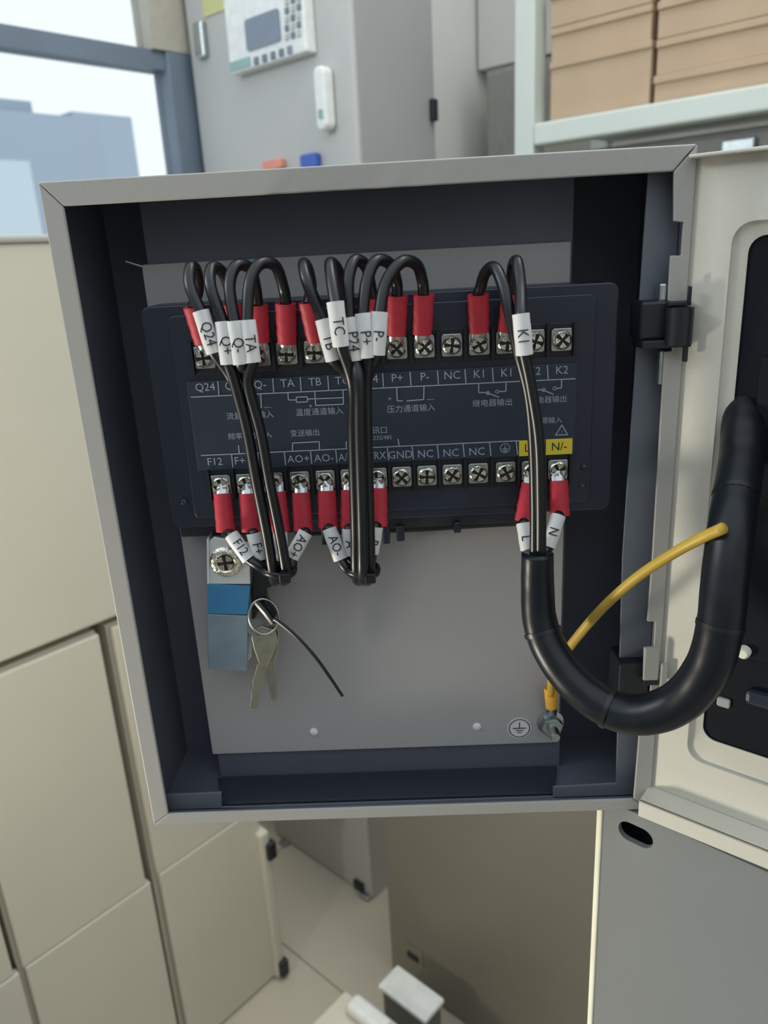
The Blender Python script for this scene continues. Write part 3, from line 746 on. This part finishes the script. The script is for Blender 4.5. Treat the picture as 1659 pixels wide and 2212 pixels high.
# thick wrapped cable
cb=[(1161,1196,-.0165),(1161,1260,-.017),(1166,1340,-.020),(1192,1410,-.026),(1246,1480,-.034),(1320,1532,-.042),(1400,1542,-.049),(1475,1510,-.054),(1530,1440,-.057),(1556,1350,-.056),(1566,1250,-.051),(1578,1150,-.044),(1590,1070,-.033),(1602,990,-.0205),(1606,930,-.012),(1609,880,-.004)]
t=thing('wrapped_cable',P(1400,1560,-.05),'thick black wrapped cable curving from the enclosure to the open door','cable')
cp_=smooth_path([P(*q) for q in cb],14)
MB().tube(cp_,lambda u:(.0064+.0017*math.sin(min(.5,u*.9)*math.pi))*(1+.004*math.sin(u*150)),20).build('wrap','wrap',t,smooth='all')
for q in ((1161,1330,-.0195),(1246,1480,-.034)):
    pass
for k,(u,off) in enumerate(((.16,0),(.33,0),(.60,0),(.80,0))):
    i=int(u*(len(cp_)-1)); c=cp_[i]; d=(cp_[i+1]-cp_[i-1]).normalized()
    MB().tube([c-d*.0009,c+d*.0009],.0084 if k else .0077,18).build('tie_band','wire',t,smooth=True)
    n_=(CC-c).normalized(); n_=(n_-d*n_.dot(d)).normalized(); s_=d.cross(n_)
i=int(.55*(len(cp_)-1)); c=cp_[i]
MB().tube([c+Vector((-.001,0,-.007)),c+Vector((.004,0,-.0085))],.0011,8).build('tie_end','wire',t)
MB().tube([c+Vector((.001,0,.0072)),c+Vector((.022,-.001,.0125)),c+Vector((.024,-.001,.0150))],.0006,6).build('clear_tie','bag',t) if False else None

# yellow earth wire
t=thing('earth_wire',P(1190,1530,.026),'yellow-green earth wire arching from the stud to the open door','wire')
ew=[(1190,1500,.022),(1193,1460,.017),(1212,1425,.004),(1240,1385,-.006),(1300,1315,-.018),(1375,1248,-.028),(1455,1195,-.037),(1520,1160,-.046),(1562,1141,-.0535)]
MB().tube(px_path(ew),lambda u:.0019+.0002*u,12).build('conductor','ground',t,smooth='all')
MB().tube([P(1191,1486,.0225),P(1191,1500,.0228),P(1192,1528,.0245)],lambda u:.0036-.0006*u,12,flat=.7).build('crimp_sleeve','crimp',t,smooth=True)
MB().tube([P(1192,1526,.0245),P(1192,1545,.0275)],.0026,10,flat=.35).build('ring_lug','steel',t,smooth=True)
# earth stud
c=P(1190,1562,PY-.001)
t=thing('earth_stud',(c.x,PY,c.z),'zinc earth stud with hex nut at the lower right corner of the plate','bolt')
MB().lathe([(0,.0068),(.0008,.0068),(.001,.0064)],(c.x,PY,c.z),n=24).build('washer','steel',t,smooth=True)
MB().prism([(c.x+.0055*math.cos(R(60*k+12)),c.z+.0055*math.sin(R(60*k+12))) for k in range(6)],PY-.0058,PY-.0009).build('hex_nut','steel',t,bevel=.0004)
MB().lathe([(0,.0026),(.0125,.0026),(.0135,.0021)],(c.x,PY,c.z),n=16).build('threaded_end','steel',t,smooth=True)
# earth symbol sticker
c=P(1122,1573,PY-.0002)
st=MB().lathe([(0,.0060),(.0002,.0060)],(c.x,PY,c.z),n=28).build('earth_sticker','tube'); tag(st,'round white sticker with the earth symbol beside the stud','sticker')
b=MB(); y_=PY-.00035; n_=32
vs=[]
for k in range(n_):
    a=2*math.pi*k/n_
    for rr in (.0054,.0049): vs.append((c.x+rr*math.cos(a),y_,c.z+rr*math.sin(a)))
b.add(vs,[(2*k,2*((k+1)%n_),2*((k+1)%n_)+1,2*k+1) for k in range(n_)])
for (x0,x1,z0,z1) in ((-.00025,.00025,.0003,.0035),(-.0033,.0033,-.0003,.0003),(-.002,.002,-.0016,-.0011),(-.0011,.0011,-.0028,-.0023)):
    b.add([(c.x+x0,y_,c.z+z0),(c.x+x1,y_,c.z+z0),(c.x+x1,y_,c.z+z1),(c.x+x0,y_,c.z+z1)],[(0,1,2,3)])
b.build('earth_symbol','ink',st)

# ---------------------------------------------------------------- clip, keys, loose tie
cy=.012
t=thing('mounting_clip',P(492,1448,cy),'bright metal meter clip with a screw and blue film, hanging at lower left','clip')
def quad(b,pts,y,th=.0012): b.prism([(P(*q,y).x,P(*q,y).z) for q in pts],y,y+th); return b
quad(MB(),[(447,1172),(462,1160),(538,1172),(541,1262),(448,1262)],cy).build('clip_plate','clip',t,bevel=.0004)
quad(MB(),[(446,1165),(451,1160),(452,1262),(447,1262)],cy-.001,.014).build('side_flange','clip',t,bevel=.0003)
quad(MB(),[(448,1262),(541,1266),(536,1328),(448,1326)],cy-.0004,.0014).build('blue_film','bluefilm',t,bevel=.0004)
quad(MB(),[(447,1326),(536,1330),(533,1450),(449,1446)],cy-.0002,.0014).build('lower_blade','bag',t,bevel=.0006)
quad(MB(),[(533,1262),(546,1266),(543,1420),(533,1430)],cy+.004,.003).build('rear_blade','clip',t,bevel=.0004)
c=P(489,1212,cy)
MB().lathe([(0,.0070),(.0012,.0072),(.0024,.0060),(.0026,.0046),(.0018,.0036),(.0012,.0012)],(c.x,cy,c.z),n=24).build('clip_screw','chrome',t,smooth=True)
b=MB(Matrix.Translation((c.x,cy,c.z)))
b.m=1; b.prism([(.0038*math.cos(R(20*k)),.0038*math.sin(R(20*k))) for k in range(18)],-.0021,-.0010); b.m=0
for k in range(4):
    a0=R(90*k+20); b.prism([(.0036*math.cos(a0+R(60*q/4)),.0036*math.sin(a0+R(60*q/4))) for q in range(5)]+[(.0009*math.cos(a0+R(30)),.0009*math.sin(a0+R(30)))],-.0028,-.0010)
b.build('cross_recess',['chrome','slot'],t)
MB().tube([(c.x,cy,c.z),(c.x,.029,c.z)],.0026,10).build('clip_shank','steel',t,smooth=True)
ky=.010
c=P(570,1332,ky)
t=thing('key_ring',c,'steel split ring hanging beside the metal clip, holding two keys','key ring')
n=28
MB().tube([c+Vector((math.cos(2*math.pi*k/n)*.0068,.0014*math.sin(2*math.pi*k/n),math.sin(2*math.pi*k/n)*.0082)) for k in range(n+1)],.0006,8,caps=False,ref=(0,-1,0)).build('ring','steel',t,smooth='all')
t=thing('lock_cam',P(565,1290,.014),'black plastic lock piece above the key ring, beside the clip','lock')
b=MB(); quad(b,[(546,1225),(570,1232),(600,1262),(572,1275),(576,1300),(598,1330),(590,1345),(560,1318),(545,1345),(541,1280)],.013,.006); b.build('body','wire',t,bevel=.001)
MB().tube([P(556,1300,.012),P(575,1322,.009),P(592,1345,.008)],.0018,8).build('arm','wire',t,smooth=True)
MB().tube([P(552,1355,.016),P(552,1355,.012)],.0042,14).build('barrel','darkc',t,smooth=True)
def key(label,bow,blade,yy,teeth):
    t=thing('key',P(bow[0][0],bow[0][1],yy),label,'key','keys on the split ring')
    quad(MB(),bow,yy,.0016).build('bow','key',t,bevel=.0004)
    quad(MB(),blade,yy+.0002,.0013).build('blade','key',t,bevel=.0002)
    return t
key('left key on the ring, blade slanting to the lower left',[(548,1358),(566,1352),(594,1362),(600,1385),(590,1412),(580,1436),(560,1436),(548,1402),(543,1378)],[(556,1434),(574,1434),(568,1480),(562,1500),(556,1530),(546,1533),(539,1528),(543,1505),(541,1494),(547,1482),(545,1472),(550,1458)],ky+.001,1)
key('right key on the ring, hanging straighter with a shorter blade',[(578,1356),(598,1346),(603,1362),(602,1400),(594,1434),(576,1434),(566,1400)],[(575,1432),(592,1432),(595,1460),(601,1476),(598,1488),(600,1500),(598,1514),(586,1514),(580,1480)],ky+.004,2)
q=MB().tube(px_path([(590,1338,.006),(604,1345,.004),(640,1375,0),(680,1418,-.003),(712,1462,-.004),(740,1504,-.004)]),lambda u:.0011-.0004*u,8,flat=.4).build('tie_tail','wire',smooth='all')
tag(q,'loose thin black tie strip hanging from the key ring','tie strip')
